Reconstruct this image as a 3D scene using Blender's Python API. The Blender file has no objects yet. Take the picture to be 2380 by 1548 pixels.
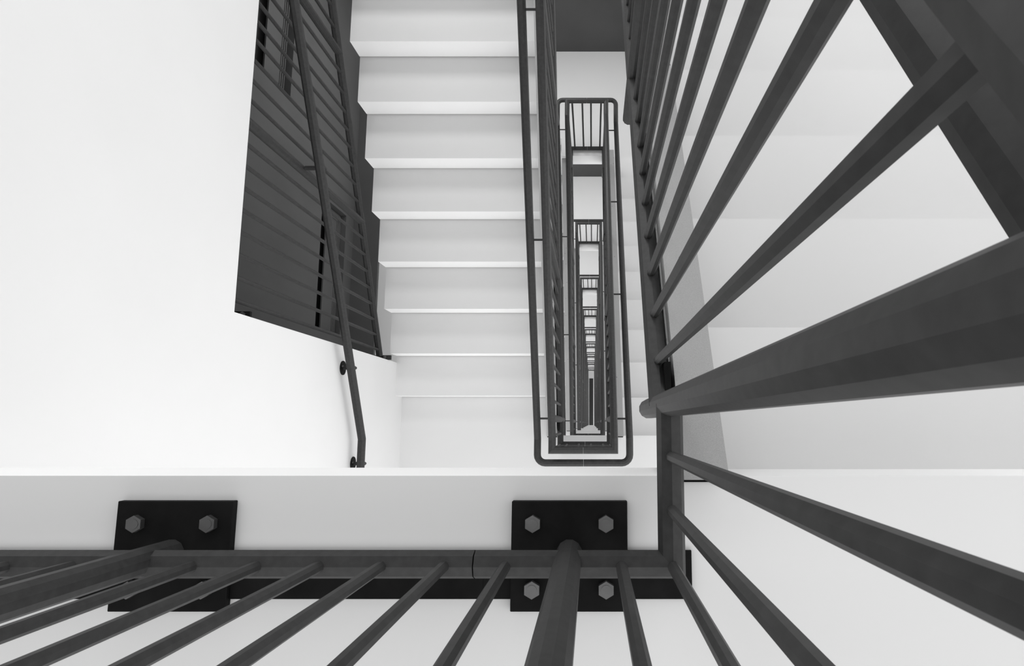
import bpy, bmesh, math, random
from mathutils import Vector, Matrix

random.seed(4)
scene = bpy.context.scene
COL = scene.collection

# ------------------------------------------------------------------ numbers
# Depths ("Z") are metres below the camera; world z = GROUND - depth.
GO, RI = 0.30, 0.17255            # going, rise
H = 22 * RI                       # storey height
Z0 = 1.19378                      # depth of the top landing
STOREYS = 10
GROUND = Z0 + STOREYS * H         # camera height over the ground floor
Y0 = -0.0947                      # edge of the near landings
YF = 3.0                          # edge of the far landings (well part)
SL = RI / GO
XC = -0.0535                      # centre line of the well
XG = 0.1865                       # guard axis, from XC
KI, KO = 0.2145, 0.2935           # kerb stringer, inner and outer face from XC
XL, XR = -1.476, 1.369            # stair enclosure
YB, YW = -1.36, 4.27              # back of near landing, far wall
NG, FG = -0.158, 3.075            # guard axis on near and far landings
SLAB = 0.215
GAP = 0.010                       # added groove, shaped to give a dark shade line at each riser foot


def W(x, y, d):
    return Vector((x, y, GROUND - d))


# ------------------------------------------------------------------ materials
def new_mat(name):
    m = bpy.data.materials.new(name)
    m.use_nodes = True
    nt = m.node_tree
    return m, nt, nt.nodes['Principled BSDF']


def mottled(name, lo, hi, scale, rough=0.5, spec=0.5, detail=4.0, stretch=(1, 1, 1), metallic=0.0, bump=0.0):
    m, nt, b = new_mat(name)
    tc = nt.nodes.new('ShaderNodeTexCoord')
    mp = nt.nodes.new('ShaderNodeMapping')
    mp.inputs['Scale'].default_value = stretch
    no = nt.nodes.new('ShaderNodeTexNoise')
    no.inputs['Scale'].default_value = scale
    no.inputs['Detail'].default_value = detail
    rp = nt.nodes.new('ShaderNodeValToRGB')
    rp.color_ramp.elements[0].position = 0.3
    rp.color_ramp.elements[1].position = 0.7
    rp.color_ramp.elements[0].color = (lo, lo, lo, 1)
    rp.color_ramp.elements[1].color = (hi, hi, hi, 1)
    nt.links.new(tc.outputs['Object'], mp.inputs['Vector'])
    nt.links.new(mp.outputs['Vector'], no.inputs['Vector'])
    nt.links.new(no.outputs['Fac'], rp.inputs['Fac'])
    nt.links.new(rp.outputs['Color'], b.inputs['Base Color'])
    b.inputs['Roughness'].default_value = rough
    b.inputs['Specular IOR Level'].default_value = spec
    b.inputs['Metallic'].default_value = metallic
    if bump:
        bp = nt.nodes.new('ShaderNodeBump')
        bp.inputs['Strength'].default_value = bump
        bp.inputs['Distance'].default_value = 0.002
        nt.links.new(no.outputs['Fac'], bp.inputs['Height'])
        nt.links.new(bp.outputs['Normal'], b.inputs['Normal'])
    return m, nt, b, rp


M_WHITE = mottled('white_paint', 0.70, 0.715, 3.0, 0.75, 0.15)[0]
M_EDGE = mottled('light_lifted_white', 0.90, 0.91, 3.0, 0.75, 0.15)[0]  # wall white raised: light put into the colour of risers and slab edges
M_FLOOR = mottled('pale_floor', 0.67, 0.685, 2.0, 0.8, 0.1)[0]
M_METAL = mottled('dark_coated_steel', 0.026, 0.037, 70.0, 0.5, 0.2)[0]
M_PLATE = mottled('black_plate_steel', 0.005, 0.010, 18.0, 0.65, 0.08)[0]
M_BOLT = mottled('bare_bolt_steel', 0.14, 0.17, 30.0, 0.40, 0.5, metallic=0.85)[0]
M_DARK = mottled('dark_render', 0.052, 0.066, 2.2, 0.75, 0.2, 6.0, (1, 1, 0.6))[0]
M_BLACK = mottled('black_shade', 0.004, 0.006, 10.0, 0.9, 0.1)[0]
M_PALE = mottled('grey_window_frame', 0.060, 0.07, 10.0, 0.6, 0.3)[0]


def concrete():
    m, nt, b, rp = mottled('grey_concrete', 0.34, 0.44, 700.0, 0.85, 0.15, 5.0, bump=0.15)
    tc = nt.nodes.new('ShaderNodeTexCoord')
    vo = nt.nodes.new('ShaderNodeTexVoronoi')
    vo.inputs['Scale'].default_value = 20.0
    cmp_ = nt.nodes.new('ShaderNodeMath')
    cmp_.operation = 'LESS_THAN'
    cmp_.inputs[1].default_value = 0.07
    mix = nt.nodes.new('ShaderNodeMix')
    mix.data_type = 'RGBA'
    mix.inputs['B'].default_value = (0.09, 0.09, 0.09, 1)
    nt.links.new(tc.outputs['Object'], vo.inputs['Vector'])
    nt.links.new(vo.outputs['Distance'], cmp_.inputs[0])
    nt.links.new(cmp_.outputs[0], mix.inputs['Factor'])
    nt.links.new(rp.outputs['Color'], mix.inputs['A'])
    nt.links.new(mix.outputs['Result'], b.inputs['Base Color'])
    return m


M_CONC = concrete()


# ------------------------------------------------------------------ mesh helpers
def link(name, me, parent=None):
    o = bpy.data.objects.new(name, me)
    COL.objects.link(o)
    if parent is not None:
        o.parent = parent
    return o


class MB:
    """collects faces of one part"""

    def __init__(self):
        self.v, self.f, self.mi = [], [], []

    def add(self, vs, fs, mi=0):
        n = len(self.v)
        self.v += [Vector(p) for p in vs]
        self.f += [tuple(i + n for i in f) for f in fs]
        self.mi += [mi] * len(fs)

    def box(self, x0, x1, y0, y1, z0, z1, mi=0):
        vs = [(x, y, z) for x in (x0, x1) for y in (y0, y1) for z in (z0, z1)]
        fs = [(0, 1, 3, 2), (4, 6, 7, 5), (0, 4, 5, 1), (2, 3, 7, 6), (0, 2, 6, 4), (1, 5, 7, 3)]
        self.add(vs, fs, mi)

    def prism_x(self, prof, x0, x1, mi=0):
        """prof: list of (y, z), extruded along x"""
        n = len(prof)
        vs = [(x0, y, z) for y, z in prof] + [(x1, y, z) for y, z in prof]
        fs = [tuple(range(n)), tuple(range(2 * n - 1, n - 1, -1))]
        fs += [(i, i + n, (i + 1) % n + n, (i + 1) % n) for i in range(n)]
        self.add(vs, fs, mi)

    def prism_z(self, prof, z0, z1, mi=0):
        n = len(prof)
        vs = [(x, y, z0) for x, y in prof] + [(x, y, z1) for x, y in prof]
        fs = [tuple(range(n - 1, -1, -1)), tuple(range(n, 2 * n))]
        fs += [(i, (i + 1) % n, (i + 1) % n + n, i + n) for i in range(n)]
        self.add(vs, fs, mi)

    def tube(self, pts, r, n=8, phase=None, cap=0.0, mi=0):
        pts = [Vector(p) for p in pts]
        d = [(pts[i + 1] - pts[i]).normalized() for i in range(len(pts) - 1)]
        up = Vector((0, 0, 1)) if abs(d[0].z) < 0.9 else Vector((0, 1, 0))
        a = d[0].cross(up).normalized()
        b = a.cross(d[0]).normalized()
        if phase is None:
            phase = 0.0
        ring = [pts[0] + r * (math.cos(2 * math.pi * (k + phase) / n) * b + math.sin(2 * math.pi * (k + phase) / n) * a)
                for k in range(n)]
        rings = [ring]
        for i in range(1, len(pts)):
            nrm = d[i - 1] if i == len(pts) - 1 else (d[i - 1] + d[i]).normalized()
            den = d[i - 1].dot(nrm)
            ring = [q + d[i - 1] * ((pts[i] - q).dot(nrm) / den) for q in ring]
            rings.append(ring)
        if cap:
            def shrink(rg, c, dv):
                return [c + (q - c) * 0.86 + dv * cap for q in rg]
            rings.insert(0, shrink(rings[0], pts[0], -d[0]))
            rings.append(shrink(rings[-1], pts[-1], d[-1]))
        vs = [q for rg in rings for q in rg]
        m = len(rings)
        fs = []
        for i in range(m - 1):
            for k in range(n):
                k2 = (k + 1) % n
                fs.append((i * n + k, i * n + k2, (i + 1) * n + k2, (i + 1) * n + k))
        fs.append(tuple(range(n - 1, -1, -1)))
        fs.append(tuple((m - 1) * n + k for k in range(n)))
        self.add(vs, fs, mi)

    def build(self, name, mats, parent=None, bevel=0.0):
        me = bpy.data.meshes.new(name)
        me.from_pydata([tuple(p) for p in self.v], [], self.f)
        if not isinstance(mats, (list, tuple)):
            mats = [mats]
        for m in mats:
            me.materials.append(m)
        for p, i in zip(me.polygons, self.mi):
            p.material_index = i
        bm = bmesh.new()
        bm.from_mesh(me)
        bmesh.ops.recalc_face_normals(bm, faces=bm.faces)
        if bevel:
            bmesh.ops.bevel(bm, geom=list(bm.edges), offset=bevel, segments=1, affect='EDGES')
        bm.to_mesh(me)
        bm.free()
        return link(name, me, parent)


def empty(name, loc=(0, 0, 0)):
    o = bpy.data.objects.new(name, None)
    o.empty_display_size = 0.1
    o.location = loc
    COL.objects.link(o)
    return o


def tag(o, label=None, cat=None, group=None, kind=None):
    if label:
        o['label'] = label
    if cat:
        o['category'] = cat
    if group:
        o['group'] = group
    if kind:
        o['kind'] = kind
    return o


def copy_tree(o, parent=None):
    c = o.copy()
    COL.objects.link(c)
    if parent is not None:
        c.parent = parent
    for ch in list(o.children):
        copy_tree(ch, c)
    return c


# ------------------------------------------------------------------ the setting
ORD = ['top', 'second', 'third', 'fourth', 'fifth', 'sixth', 'seventh', 'eighth', 'ninth', 'tenth', 'lowest']


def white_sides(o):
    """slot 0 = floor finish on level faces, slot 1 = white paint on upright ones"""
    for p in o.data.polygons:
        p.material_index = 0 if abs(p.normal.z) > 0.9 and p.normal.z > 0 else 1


for i in range(STOREYS):
    # near landing i
    zt = GROUND - (Z0 + i * H)
    if i == 0:
        prof = [(XL, YB), (XR, YB), (XR, Y0), (XL, Y0)]
    else:
        xk = XC - KO
        prof = [(XL, YB), (XR, YB), (XR, Y0), (xk, Y0), (xk, Y0 + GO), (XL, Y0 + GO)]
    m = MB()
    m.prism_z(prof, zt - SLAB, zt)
    o = m.build('floor', [M_FLOOR, M_EDGE])
    white_sides(o)
    tag(o, kind='structure')
    # far landing i
    zf = zt - 11 * RI
    xa, xb = XC - KO, XC + KO
    prof = [(XL, YW), (XL, Y0 + 11 * GO), (xa, Y0 + 11 * GO), (xa, YF), (xb, YF), (xb, Y0 + 10 * GO), (XR, Y0 + 10 * GO), (XR, YW)]
    m = MB()
    m.prism_z(prof, zf - 0.24, zf)
    o = m.build('floor', [M_FLOOR, M_EDGE])
    white_sides(o)
    tag(o, kind='structure')

m = MB()
m.box(-2.6, XR, YB, YW, -0.2, 0.0)
o = m.build('floor', M_FLOOR)
tag(o, kind='structure')

# dark channel at the bottom of the well
m = MB()
m.box(-0.165, 0.065, -0.28, 2.72, 0.0, 0.02)
m.box(-0.165, -0.135, -0.28, 2.72, 0.02, 0.035)
m.box(0.035, 0.065, -0.28, 2.72, 0.02, 0.035)
tag(m.build('drain_cover', M_METAL), 'long dark strip set in the pale floor at the very bottom of the stairwell', 'floor strip')

# pale floor seen far down beside the first flight, behind the barred opening
F2D = Z0 + H + 11 * RI
m = MB()
m.box(-2.42, XL, 0.45, YW, GROUND - F2D - 0.24, GROUND - F2D)
tag(m.build('floor', M_FLOOR), kind='structure')

# white left wall with the barred opening
JY, LZ = 0.455, 2.60
m = MB()
m.box(-1.70, XL, YB, JY, 0.0, GROUND + 2.2)
m.box(-1.70, XL, JY, YW, GROUND - LZ, GROUND + 2.2)
m.box(-1.70, XL, JY, YW, 0.0, GROUND - F2D - 0.24)
tag(m.build('wall_left', M_WHITE), kind='structure')

# far wall
m = MB()
m.box(-2.6, XR, YW, YW + 0.15, 0.0, GROUND - 0.6)
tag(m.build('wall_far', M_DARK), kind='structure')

# unseen roof over the top landing only, left open above the flights for light
m = MB()
m.box(-1.70, XR, YB, -0.20, GROUND + 2.2, GROUND + 2.35)
tag(m.build('ceiling', M_WHITE), kind='structure')

# dark wall beyond the opening, with two niches
XD = -2.38
NICHE = [(0.80, 1.99, 5.43, 5.975), (2.55, 3.75, 4.19, 4.733)]
ys = sorted({JY - 0.4, YW} | {n[k] for n in NICHE for k in (0, 1)})
zs = sorted({2.0, F2D} | {n[k] for n in NICHE for k in (2, 3)})
DEP = 0.13
m = MB()
for a in range(len(ys) - 1):
    for c in range(len(zs) - 1):
        yc, zc = (ys[a] + ys[a + 1]) / 2, (zs[c] + zs[c + 1]) / 2
        hole = any(n[0] < yc < n[1] and n[2] < zc < n[3] for n in NICHE)
        if not hole:
            m.box(XD - DEP, XD, ys[a], ys[a + 1], GROUND - zs[c + 1], GROUND - zs[c])
m.box(XD - DEP - 0.06, XD - DEP, ys[0], YW, GROUND - F2D, GROUND - 2.0)
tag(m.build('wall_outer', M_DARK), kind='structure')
# shelf along it
m = MB()
m.box(XD, XD + 0.258, JY + 0.005, 3.95, GROUND - 6.215, GROUND - 6.17)
tag(m.build('trim_1', M_DARK), kind='structure')

for wn, (ya, yb, za, zb) in enumerate(NICHE):
    root = empty('window_%d' % (wn + 1), W(XD - DEP, ya, zb))
    tag(root, kind='structure')

    def bx(mb, x0, x1, y0, y1, d0, d1):
        mb.box(x0 - root.location.x, x1 - root.location.x, y0 - ya, y1 - ya, zb - d1, zb - d0)
    xp = XD - 0.06
    s = MB()
    bx(s, xp - 0.012, xp, ya, yb, zb - 0.30, zb)
    s.build('window_panel', M_DARK, root)
    s = MB()
    for k, e in enumerate((0.018, 0.040, 0.062)):
        bx(s, xp, xp + 0.014 - 0.004 * k, ya, yb - e, zb - e - 0.012, zb - e)
        bx(s, xp, xp + 0.014 - 0.004 * k, yb - e - 0.014, yb - e, zb - 0.30, zb - e - 0.012)
    s.build('window_frame', M_PALE, root)


# ------------------------------------------------------------------ stair flights
def flight(right):
    """coordinates relative to the near landing it meets (z = 0 on that landing)"""
    root = empty('stair_flight')
    sg = 1 if right else -1
    xa, xb = (XC + KO, XR) if right else (XL, XC - KO)
    for k in range(1, 11):
        m = MB()
        if right:      # falls away with growing y
            ya, yb, zt = Y0 + (k - 1) * GO, Y0 + k * GO, -k * RI
            prof = [(ya, zt), (yb, zt), (yb, zt - RI + GAP), (yb - 0.02, zt - RI + GAP), (yb - 0.02, zt - RI), (yb - 0.02, zt - RI - 0.14), (ya - 0.02, zt - 0.14), (ya - 0.02, zt)]
        else:          # rises with growing y
            ya, yb, zt = Y0 + k * GO, Y0 + (k + 1) * GO, k * RI
            prof = [(ya, zt), (yb + 0.02, zt), (yb + 0.02, zt - 0.14), (ya + 0.02, zt - RI - 0.14), (ya + 0.02, zt - RI), (ya + 0.02, zt - RI + GAP), (ya, zt - RI + GAP)]
        m.prism_x(prof, xa, xb)
        o = m.build('step', [M_FLOOR, M_EDGE], root)
        white_sides(o)
    m = MB()
    x0, x1 = sorted((XC + sg * KI, XC + sg * KO))

    def nz(y):
        return -sg * (y - Y0) * SL
    a, b = Y0 - 0.003, YF - 0.004
    m.prism_x([(a, nz(a) + 0.05), (b, nz(b) + 0.05), (b, nz(b) - 0.33), (a, nz(a) - 0.33)], x0, x1)
    m.build('stringer', M_CONC, root)
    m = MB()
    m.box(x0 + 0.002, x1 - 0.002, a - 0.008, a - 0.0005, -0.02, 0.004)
    m.build('shade_strip', M_BLACK, root)  # black strip standing in for the shade line at the stringer end
    return root


# ------------------------------------------------------------------ balustrades
RR, RB, RH = 0.0228, 0.0096, 0.0222
TOP_H, HAND_H = 1.10, 0.94


def arc(c, a0, a1, r, n=5):
    return [Vector((c[0] + r * math.cos(a0 + (a1 - a0) * k / n), c[1] + r * math.sin(a0 + (a1 - a0) * k / n), c[2])) for k in range(n + 1)]


YFB = 2.93                        # where the rails turn level at the far landings
SG = 11 * RI / (YFB - Y0)
YK = 2.3                          # the left runs steepen a little above this point


def balustrade(right, posts, near_guard=NG, x_joint=None, top_h=TOP_H, hand_h=HAND_H, low=0.03, shift=0.0):
    """one module: half the near landing guard, the flight, half the far guard"""
    root = empty('stair_balustrade')
    sg = 1 if right else -1
    xg = XC + sg * XG
    xj = XC + sg * 0.0006 if x_joint is None else x_joint
    xjf = XC + sg * 0.0006

    TOP_H, HAND_H = top_h, hand_h

    def nz(y):
        y = min(max(y, Y0), YFB)
        if right:
            return -SG * (y - Y0)
        if y < YK:
            return 0.583 * (y - Y0)
        za = 0.583 * (YK - Y0)
        return za + (11 * RI - za) * (y - YK) / (YFB - YK)
    kink = [] if right else [YK]
    p0 = posts[0]
    yn = near_guard
    # bottom rails: level piece round the landing, then the sloping one from the first post
    m = MB()
    m.tube([(xj, yn, 0.084), (xg, yn, 0.084), (xg, p0, 0.084)], RR, 8)
    m.tube([(xg, p0, nz(p0) + low)] + [(xg, k, nz(k) + low) for k in kink] + [(xg, YFB, nz(YFB) + low), (xg, FG, nz(FG) + low), (xjf, FG, nz(FG) + low)], RR, 8)
    m.build('bottom_rail', M_METAL, root)
    m = MB()
    m.tube([(xj, yn, TOP_H), (xg, yn, TOP_H), (xg, Y0, TOP_H)] + [(xg, k, nz(k) + TOP_H) for k in kink] + [(xg, YFB, nz(YFB) + TOP_H), (xg, FG, nz(FG) + TOP_H), (xjf, FG, nz(FG) + TOP_H)], RR, 8)
    m.build('top_rail', M_METAL, root)
    # handrail on the walking side, with rounded corners
    off = 0.101
    xh, hn, hf, rc = xg + sg * off, yn - 0.085, FG + 0.095, 0.05
    zn, zf = HAND_H, nz(FG) + HAND_H
    pts = [Vector((xj, hn, zn))]
    if sg > 0:
        pts += arc((xh - rc, hn + rc, zn), -math.pi / 2, 0, rc)
        pts += [Vector((xh, Y0, zn))] + [Vector((xh, k, nz(k) + HAND_H)) for k in kink] + [Vector((xh, YFB, zf))]
        pts += arc((xh - rc, hf - rc, zf), 0, math.pi / 2, rc)
    else:
        pts += arc((xh + rc, hn + rc, zn), -math.pi / 2, -math.pi, rc)
        pts += [Vector((xh, Y0, zn))] + [Vector((xh, k, nz(k) + HAND_H)) for k in kink] + [Vector((xh, YFB, zf))]
        pts += arc((xh + rc, hf - rc, zf), math.pi, math.pi / 2, rc)
    pts.append(Vector((xjf, hf, zf)))
    m = MB()
    m.tube(pts, RH, 10, 0.5)
    m.build('handrail', M_METAL, root)

    def bal(x, y, zb, zt):
        q = MB()
        q.tube([(x, y, zb), (x, y, zt)], RB, 8, 0.5)
        return q.build('baluster', M_METAL, root)
    # balusters on the near landing
    half = [0.045, 0.135]
    if x_joint is None:
        for h in half:
            bal(XC + sg * h, yn, 0.09, TOP_H)
        bal(xg, yn, 0.09, TOP_H)
        bal(xg, -0.075, 0.09, nz(-0.075) + TOP_H)
    else:
        for x, y in ((-0.1431, yn), (0.0484, yn), (xg, yn), (xg, -0.1435), (xg, -0.0556)):
            bal(x, y, 0.09, TOP_H)
    # balusters on the slope
    allp = list(posts) + [FG]
    for a, b in zip(allp[:-1], allp[1:]):
        n = max(0, round((b - a) / 0.1065) - 1)
        for k in range(1, n + 1):
            y = a + (b - a) * k / (n + 1) + shift
            bal(xg, y, nz(y) + low, nz(y) + TOP_H)
    for h in (0.042, 0.14):
        bal(XC + sg * h, FG, nz(FG) + low, nz(FG) + TOP_H)
    bal(xg, FG, nz(FG) + low, nz(FG) + TOP_H)
    # side plate along the stringer
    xs = XC + sg * KI
    x0, x1 = sorted((xs - sg * 0.008, xs - sg * 0.0005))
    m = MB()
    a, b = -0.05, YF - 0.02
    yk = [YK] if not right else []
    prof = [(a, nz(a) - 0.02)] + [(k, nz(k) - 0.02) for k in yk] + [(YFB, nz(YFB) - 0.02), (YFB, nz(YFB) - 0.13)]
    prof += [(k, nz(k) - 0.13) for k in yk] + [(a, nz(a) - 0.13)]
    m.prism_x(prof, x0, x1)
    m.build('side_plate', M_PLATE, root)
    # posts, their mounting plates and the handrail brackets
    for y in posts:
        q = MB()
        q.tube([(xg, y, nz(y) - 0.245), (xg, y, nz(y) + TOP_H)], RR, 12, 0.5, cap=0.004)
        po = q.build('post', M_METAL, root)
        q = MB()
        z = nz(y) + 0.035
        q.box(*sorted((xs - sg * 0.020, xs - sg * 0.008)), y - 0.085, y + 0.085, z - 0.16, z)
        q.build('mounting_plate', M_PLATE, po)
        q = MB()
        zh = nz(y) + HAND_H
        q.tube([(xg, y, zh), (xh, y, zh)], 0.0062, 8)
        q.build('handrail_bracket', M_METAL, root)
    return root


def hex_bolt(parent, x, y, z, rot):
    q = MB()
    r = 0.0150
    ring = [(x + r * math.cos(math.pi / 6 + k * math.pi / 3 + rot), y + r * math.sin(math.pi / 6 + k * math.pi / 3 + rot)) for k in range(6)]
    q.prism_z(ring, z, z + 0.011)
    ring = [(x + 0.6 * r * math.cos(k * math.pi / 6), y + 0.6 * r * math.sin(k * math.pi / 6)) for k in range(12)]
    q.prism_z(ring, z + 0.011, z + 0.0118)
    return q.build('bolt', M_BOLT, parent)


LGY = -0.2325                     # guard axis on the top landing


def base_plate(root, cx):
    q = MB()
    q.box(cx - 0.1035, cx + 0.1035, LGY - 0.0945, LGY + 0.0945, 0.0002, 0.016)
    bp = q.build('base_plate', M_PLATE, root, bevel=0.0012)
    for dx in (-0.065, 0.065):
        for dy in (-0.056, 0.056):
            hex_bolt(bp, cx + dx, LGY + dy, 0.016, 0)
    q = MB()
    q.tube([(cx, LGY + 0.006, 0.016), (cx, LGY + 0.006, TOP_H)], RR, 12, 0.5)
    q.build('post', M_METAL, root)


def floor_bar(root, x0, x1):
    q = MB()
    q.box(x0, x1, -0.3079, -0.2252, 0.0004, 0.007)
    q.build('floor_bar', M_PLATE, root)


R_POSTS = (0.03, 0.96, 1.89, 2.82)
L_POSTS = (0.03, 1.00, 1.98, 2.88)
GRP_B = 'dark steel balustrades down the stairwell'
GRP_F = 'pale stair flights down the stairwell'

# flights
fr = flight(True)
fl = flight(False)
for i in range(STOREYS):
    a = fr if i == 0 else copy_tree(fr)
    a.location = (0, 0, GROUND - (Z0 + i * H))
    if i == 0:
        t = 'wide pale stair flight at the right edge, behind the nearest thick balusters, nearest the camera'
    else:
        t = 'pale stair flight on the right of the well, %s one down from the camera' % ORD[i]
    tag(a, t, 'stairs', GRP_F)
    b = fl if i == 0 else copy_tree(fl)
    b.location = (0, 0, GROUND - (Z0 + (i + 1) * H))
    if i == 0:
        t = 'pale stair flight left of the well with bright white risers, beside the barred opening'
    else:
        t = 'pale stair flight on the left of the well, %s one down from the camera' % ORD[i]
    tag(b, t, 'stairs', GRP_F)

# balustrades
b1 = balustrade(True, (0.034, 1.09, 1.98, 2.82), LGY, -0.1945, 1.158, 1.007, shift=-0.014)
b1.location = (0, 0, GROUND - Z0)
base_plate(b1, -0.0405)
floor_bar(b1, -0.1935, -0.1440 - 0.0005)
floor_bar(b1, 0.0635, 0.1775)
tag(b1, 'dark steel balustrade turning the corner of the top landing, down the nearest right flight', 'balustrade', GRP_B)
br = balustrade(True, R_POSTS)
bl = balustrade(False, L_POSTS)
for i in range(1, STOREYS):
    a = br if i == 1 else copy_tree(br)
    a.location = (0, 0, GROUND - (Z0 + i * H))
    tag(a, 'dark steel balustrade on the right side of the well, %s one down from the camera' % ORD[i], 'balustrade', GRP_B)
for i in range(STOREYS):
    a = bl if i == 0 else copy_tree(bl)
    a.location = (0, 0, GROUND - (Z0 + (i + 1) * H))
    t = ('dark steel balustrade beside the bright white risers, on the left of the well' if i == 0 else
         'dark steel balustrade on the left side of the well, %s one down from the camera' % ORD[i])
    tag(a, t, 'balustrade', GRP_B)

# guard along the edge of the top landing, left of the joint
g = empty('landing_balustrade', (0, 0, GROUND - Z0))
tag(g, 'dark steel guard along the top landing edge, running out of view at lower left', 'balustrade', GRP_B)
xe, xj = -1.46, -0.1965
m = MB(); m.tube([(xj, LGY, 0.084), (xe, LGY, 0.084)], RR, 8); m.build('bottom_rail', M_METAL, g)
m = MB(); m.tube([(xj, LGY, TOP_H), (xe, LGY, TOP_H)], RR, 8, 0.5); m.build('top_rail', M_METAL, g)
m = MB(); m.tube([(xj, LGY - 0.085, HAND_H), (xe, LGY - 0.085, HAND_H)], RH, 10, 0.5); m.build('handrail', M_METAL, g)
for x in (-0.2438, -0.3466, -0.448, -0.5501, -0.6557, -0.853, -0.9606, -1.064, -1.168, -1.272, -1.376):
    m = MB(); m.tube([(x, LGY, 0.09), (x, LGY, TOP_H)], RB, 8, 0.5); m.build('baluster', M_METAL, g)
base_plate(g, -0.7468)
floor_bar(g, -0.6425, -0.1938)
floor_bar(g, -1.45, -0.8510)
for x in (-0.7468,):
    m = MB(); m.tube([(x, LGY, HAND_H), (x, LGY - 0.085, HAND_H)], 0.0062, 8); m.build('handrail_bracket', M_METAL, g)

# ------------------------------------------------------------------ barred screen in the opening
sx, Z1 = -1.53, Z0 + H
s = empty('bar_screen', W(sx, JY, LZ + 2.0))
tag(s, 'dark steel screen of upright bars filling the opening in the white left wall', 'screen')


def L(x, y, d):
    return Vector((x, y, GROUND - d)) - s.location


def sd(y):
    return 4.567 - (y - 0.505) * SL


m = MB(); m.tube([L(sx, 0.485, sd(0.485)), L(sx, 3.35, sd(3.35))], RR, 8, 0.5); m.build('bottom_rail', M_METAL, s)
for y in (1.325, 2.2166, 3.11):
    m = MB(); m.tube([L(sx, y, sd(y) + 0.01), L(sx, y, LZ)], RR, 12, 0.5); m.build('post', M_METAL, s)
ylist = [0.523 + 0.1003 * k for k in range(8)] + [1.434, 1.530, 1.628, 1.727, 1.818, 1.910, 2.010, 2.113] + \
        [2.326, 2.43, 2.53, 2.63, 2.73, 2.83, 2.93, 3.02, 3.21, 3.31]
for y in ylist:
    m = MB(); m.tube([L(sx, y, sd(y)), L(sx, y, LZ)], RB, 8, 0.5); m.build('bar', M_METAL, s)
m = MB()
p = L(sx, 0, 4.63)
m.box(-0.075, 0.072, p.y + 0.457, p.y + 0.490, p.z, p.z + 0.016)
mp = m.build('mounting_plate', M_METAL, s)
for dx in (-0.03, 0.03):
    q = MB(); q.tube([(dx, p.y + 0.475, p.z + 0.016), (dx, p.y + 0.475, p.z + 0.026)], 0.012, 6); q.build('bolt', M_BOLT, mp)
m = MB()
p = L(sx, 0, 2.77)
m.box(-0.06, 0.030, p.y + 0.457, p.y + 0.487, p.z - 0.010, p.z + 0.006)
mp = m.build('mounting_plate', M_PLATE, s)
q = MB(); q.tube([(0.0, p.y + 0.472, p.z + 0.006), (0.0, p.y + 0.472, p.z + 0.016)], 0.012, 6); q.build('bolt', M_BOLT, mp)

# ------------------------------------------------------------------ handrail on the white wall
xh = -1.405
w = empty('wall_handrail', W(xh, Y0, Z1 - 1.035))
tag(w, 'dark wall handrail on the left white wall, bent level at the landing below', 'handrail')


def LW(x, y, d):
    return Vector((x, y, GROUND - d)) - w.location


def hd(y):
    return Z1 - 1.035 if y < Y0 else Z1 - 1.035 - (y - Y0) * SL


m = MB()
m.tube([LW(xh, -0.62, hd(-0.62)), LW(xh, Y0, hd(Y0)), LW(xh, 3.2, hd(3.2))], 0.0235, 8, 0.5)
m.build('rail', M_METAL, w)
for y, xe in ((-0.245, XL), (0.325, XL), (1.325, sx + RR), (2.2166, sx + RR)):
    d = hd(y) + 0.06
    m = MB()
    m.tube([LW(xe + 0.004, y, d), LW(xh, y, d), LW(xh, y, hd(y) + 0.01)], 0.0115, 8, 0.5)
    b = m.build('bracket', M_METAL, w)
    if xe == XL:
        m = MB()
        m.tube([LW(XL + 0.0003, y, d), LW(XL + 0.006, y, d)], 0.042, 24)
        ro = m.build('wall_rose', M_PLATE, b)
        m = MB()
        m.tube([LW(XL + 0.006, y + 0.008, d - 0.022), LW(XL + 0.012, y + 0.008, d - 0.022)], 0.006, 8)
        m.build('screw', M_BOLT, b)

# ------------------------------------------------------------------ light: pale daylight through the open sides of the shaft
wd = bpy.data.worlds.new('daylight')
scene.world = wd
wd.use_nodes = True
nt = wd.node_tree
bg = nt.nodes['Background']
tc = nt.nodes.new('ShaderNodeTexCoord')
bg.inputs['Color'].default_value = (1, 1, 1, 1)

# an overcast sky that is brighter in some directions: (azimuth, elevation, sharpness, strength)
SKY_BASE = 1.0
SKY = [(0, 5, 5, 1.4), (270, 5, 5, 1.75)]
FILL_NEAR, FILL_FAR, FILL_TILT, FILL_WALL = 8.0, 0.0, 1.5, 71.0


def math_node(op, a, b):
    n = nt.nodes.new('ShaderNodeMath')
    n.operation = op
    for k, v in enumerate((a, b)):
        if isinstance(v, (int, float)):
            n.inputs[k].default_value = v
        else:
            nt.links.new(v, n.inputs[k])
    return n.outputs[0]


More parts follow.
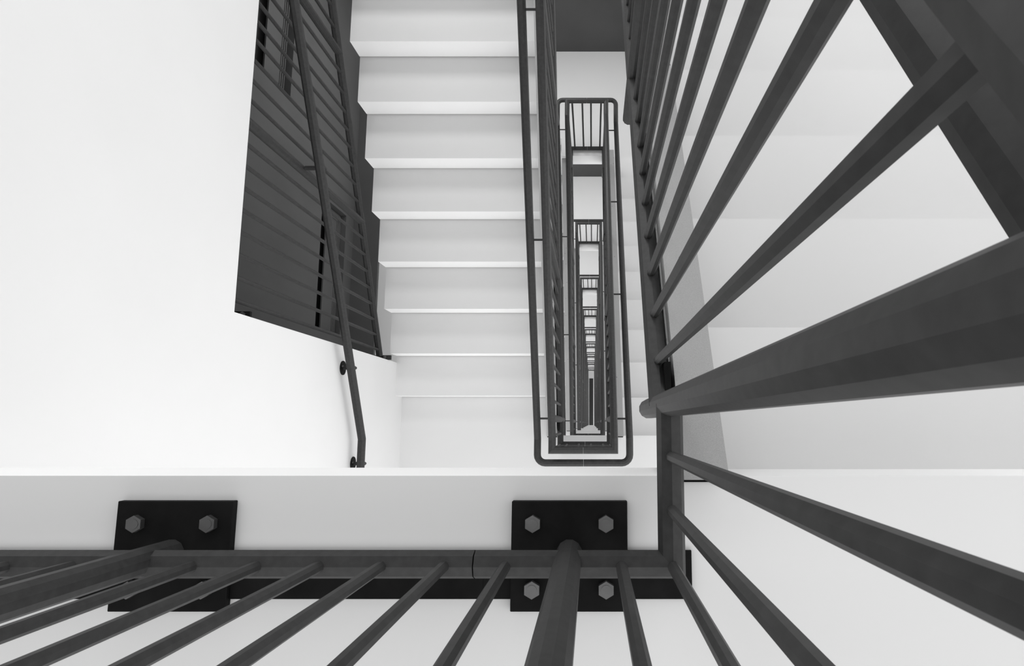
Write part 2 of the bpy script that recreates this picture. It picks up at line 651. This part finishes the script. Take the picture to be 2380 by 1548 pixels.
total = None
for az, el, sharp, st in SKY:
    if st <= 0:
        continue
    az, el = math.radians(az), math.radians(el)
    d = nt.nodes.new('ShaderNodeVectorMath')
    d.operation = 'DOT_PRODUCT'
    nt.links.new(tc.outputs['Generated'], d.inputs[0])
    d.inputs[1].default_value = (math.cos(el) * math.cos(az), math.cos(el) * math.sin(az), math.sin(el))
    p = math_node('POWER', math_node('MAXIMUM', d.outputs['Value'], 0.0), float(sharp))
    p = math_node('MULTIPLY', p, float(st))
    total = p if total is None else math_node('ADD', total, p)
total = SKY_BASE if total is None else math_node('ADD', total, SKY_BASE)
if isinstance(total, float):
    bg.inputs['Strength'].default_value = total
else:
    nt.links.new(total, bg.inputs['Strength'])


def fill_light(x, y, d, sx_, sy_, watts, tilt=0.0):
    if watts <= 0:
        return
    li = bpy.data.lights.new('unseen_fill_light', 'AREA')
    li.shape = 'RECTANGLE'
    li.size, li.size_y = sx_, sy_
    li.energy = watts
    o = bpy.data.objects.new('unseen_fill_light', li)
    o.location = W(x, y, d)
    o.rotation_euler = (tilt, 0, 0)
    COL.objects.link(o)


# unseen fill lights added below the landings to brighten the floors
for i in range(STOREYS):
    fill_light(XC + 0.2, -0.75, Z0 + i * H + SLAB + 0.02, 1.3, 0.8, FILL_NEAR)
    fill_light(XC + 0.2, 3.70, Z0 + i * H + 11 * RI + 0.27, 1.3, 0.6, FILL_FAR)
    # added fill lights aimed along the flights, from near landing and far wall
    fill_light(XC - 0.2, -0.35, Z0 + i * H + SLAB + 0.16, 2.0, 0.25, FILL_TILT, math.radians(70))
    fill_light(-0.85, YW - 0.06, Z0 + i * H + 11 * RI - 1.9, 1.1, 1.5, FILL_WALL * (1.0 if i < 2 else 0.75), math.radians(-80))

# ------------------------------------------------------------------ camera
cam = bpy.data.cameras.new('camera')
co = bpy.data.objects.new('camera', cam)
COL.objects.link(co)
co.location = (0, 0, GROUND)
TILT, ROLL = 0.14045, 0.0
co.rotation_euler = (Matrix.Rotation(TILT, 3, 'X') @ Matrix.Rotation(ROLL, 3, 'Z')).to_euler()
cam.sensor_width = 36.0
cam.lens = 1486.5 / 2380 * 36.0
cam.shift_x = -(1376.25 - 1190) / 2380
cam.shift_y = 0.0
cam.clip_start = 0.02
cam.clip_end = 200
cam.dof.use_dof = True
cam.dof.focus_distance = 4.0
cam.dof.aperture_fstop = 40.0
scene.camera = co

vs = scene.view_settings
vs.view_transform = 'Standard'
vs.look = 'None'
vs.gamma = 1.0
vs.use_curve_mapping = False
vs.exposure = 0.0
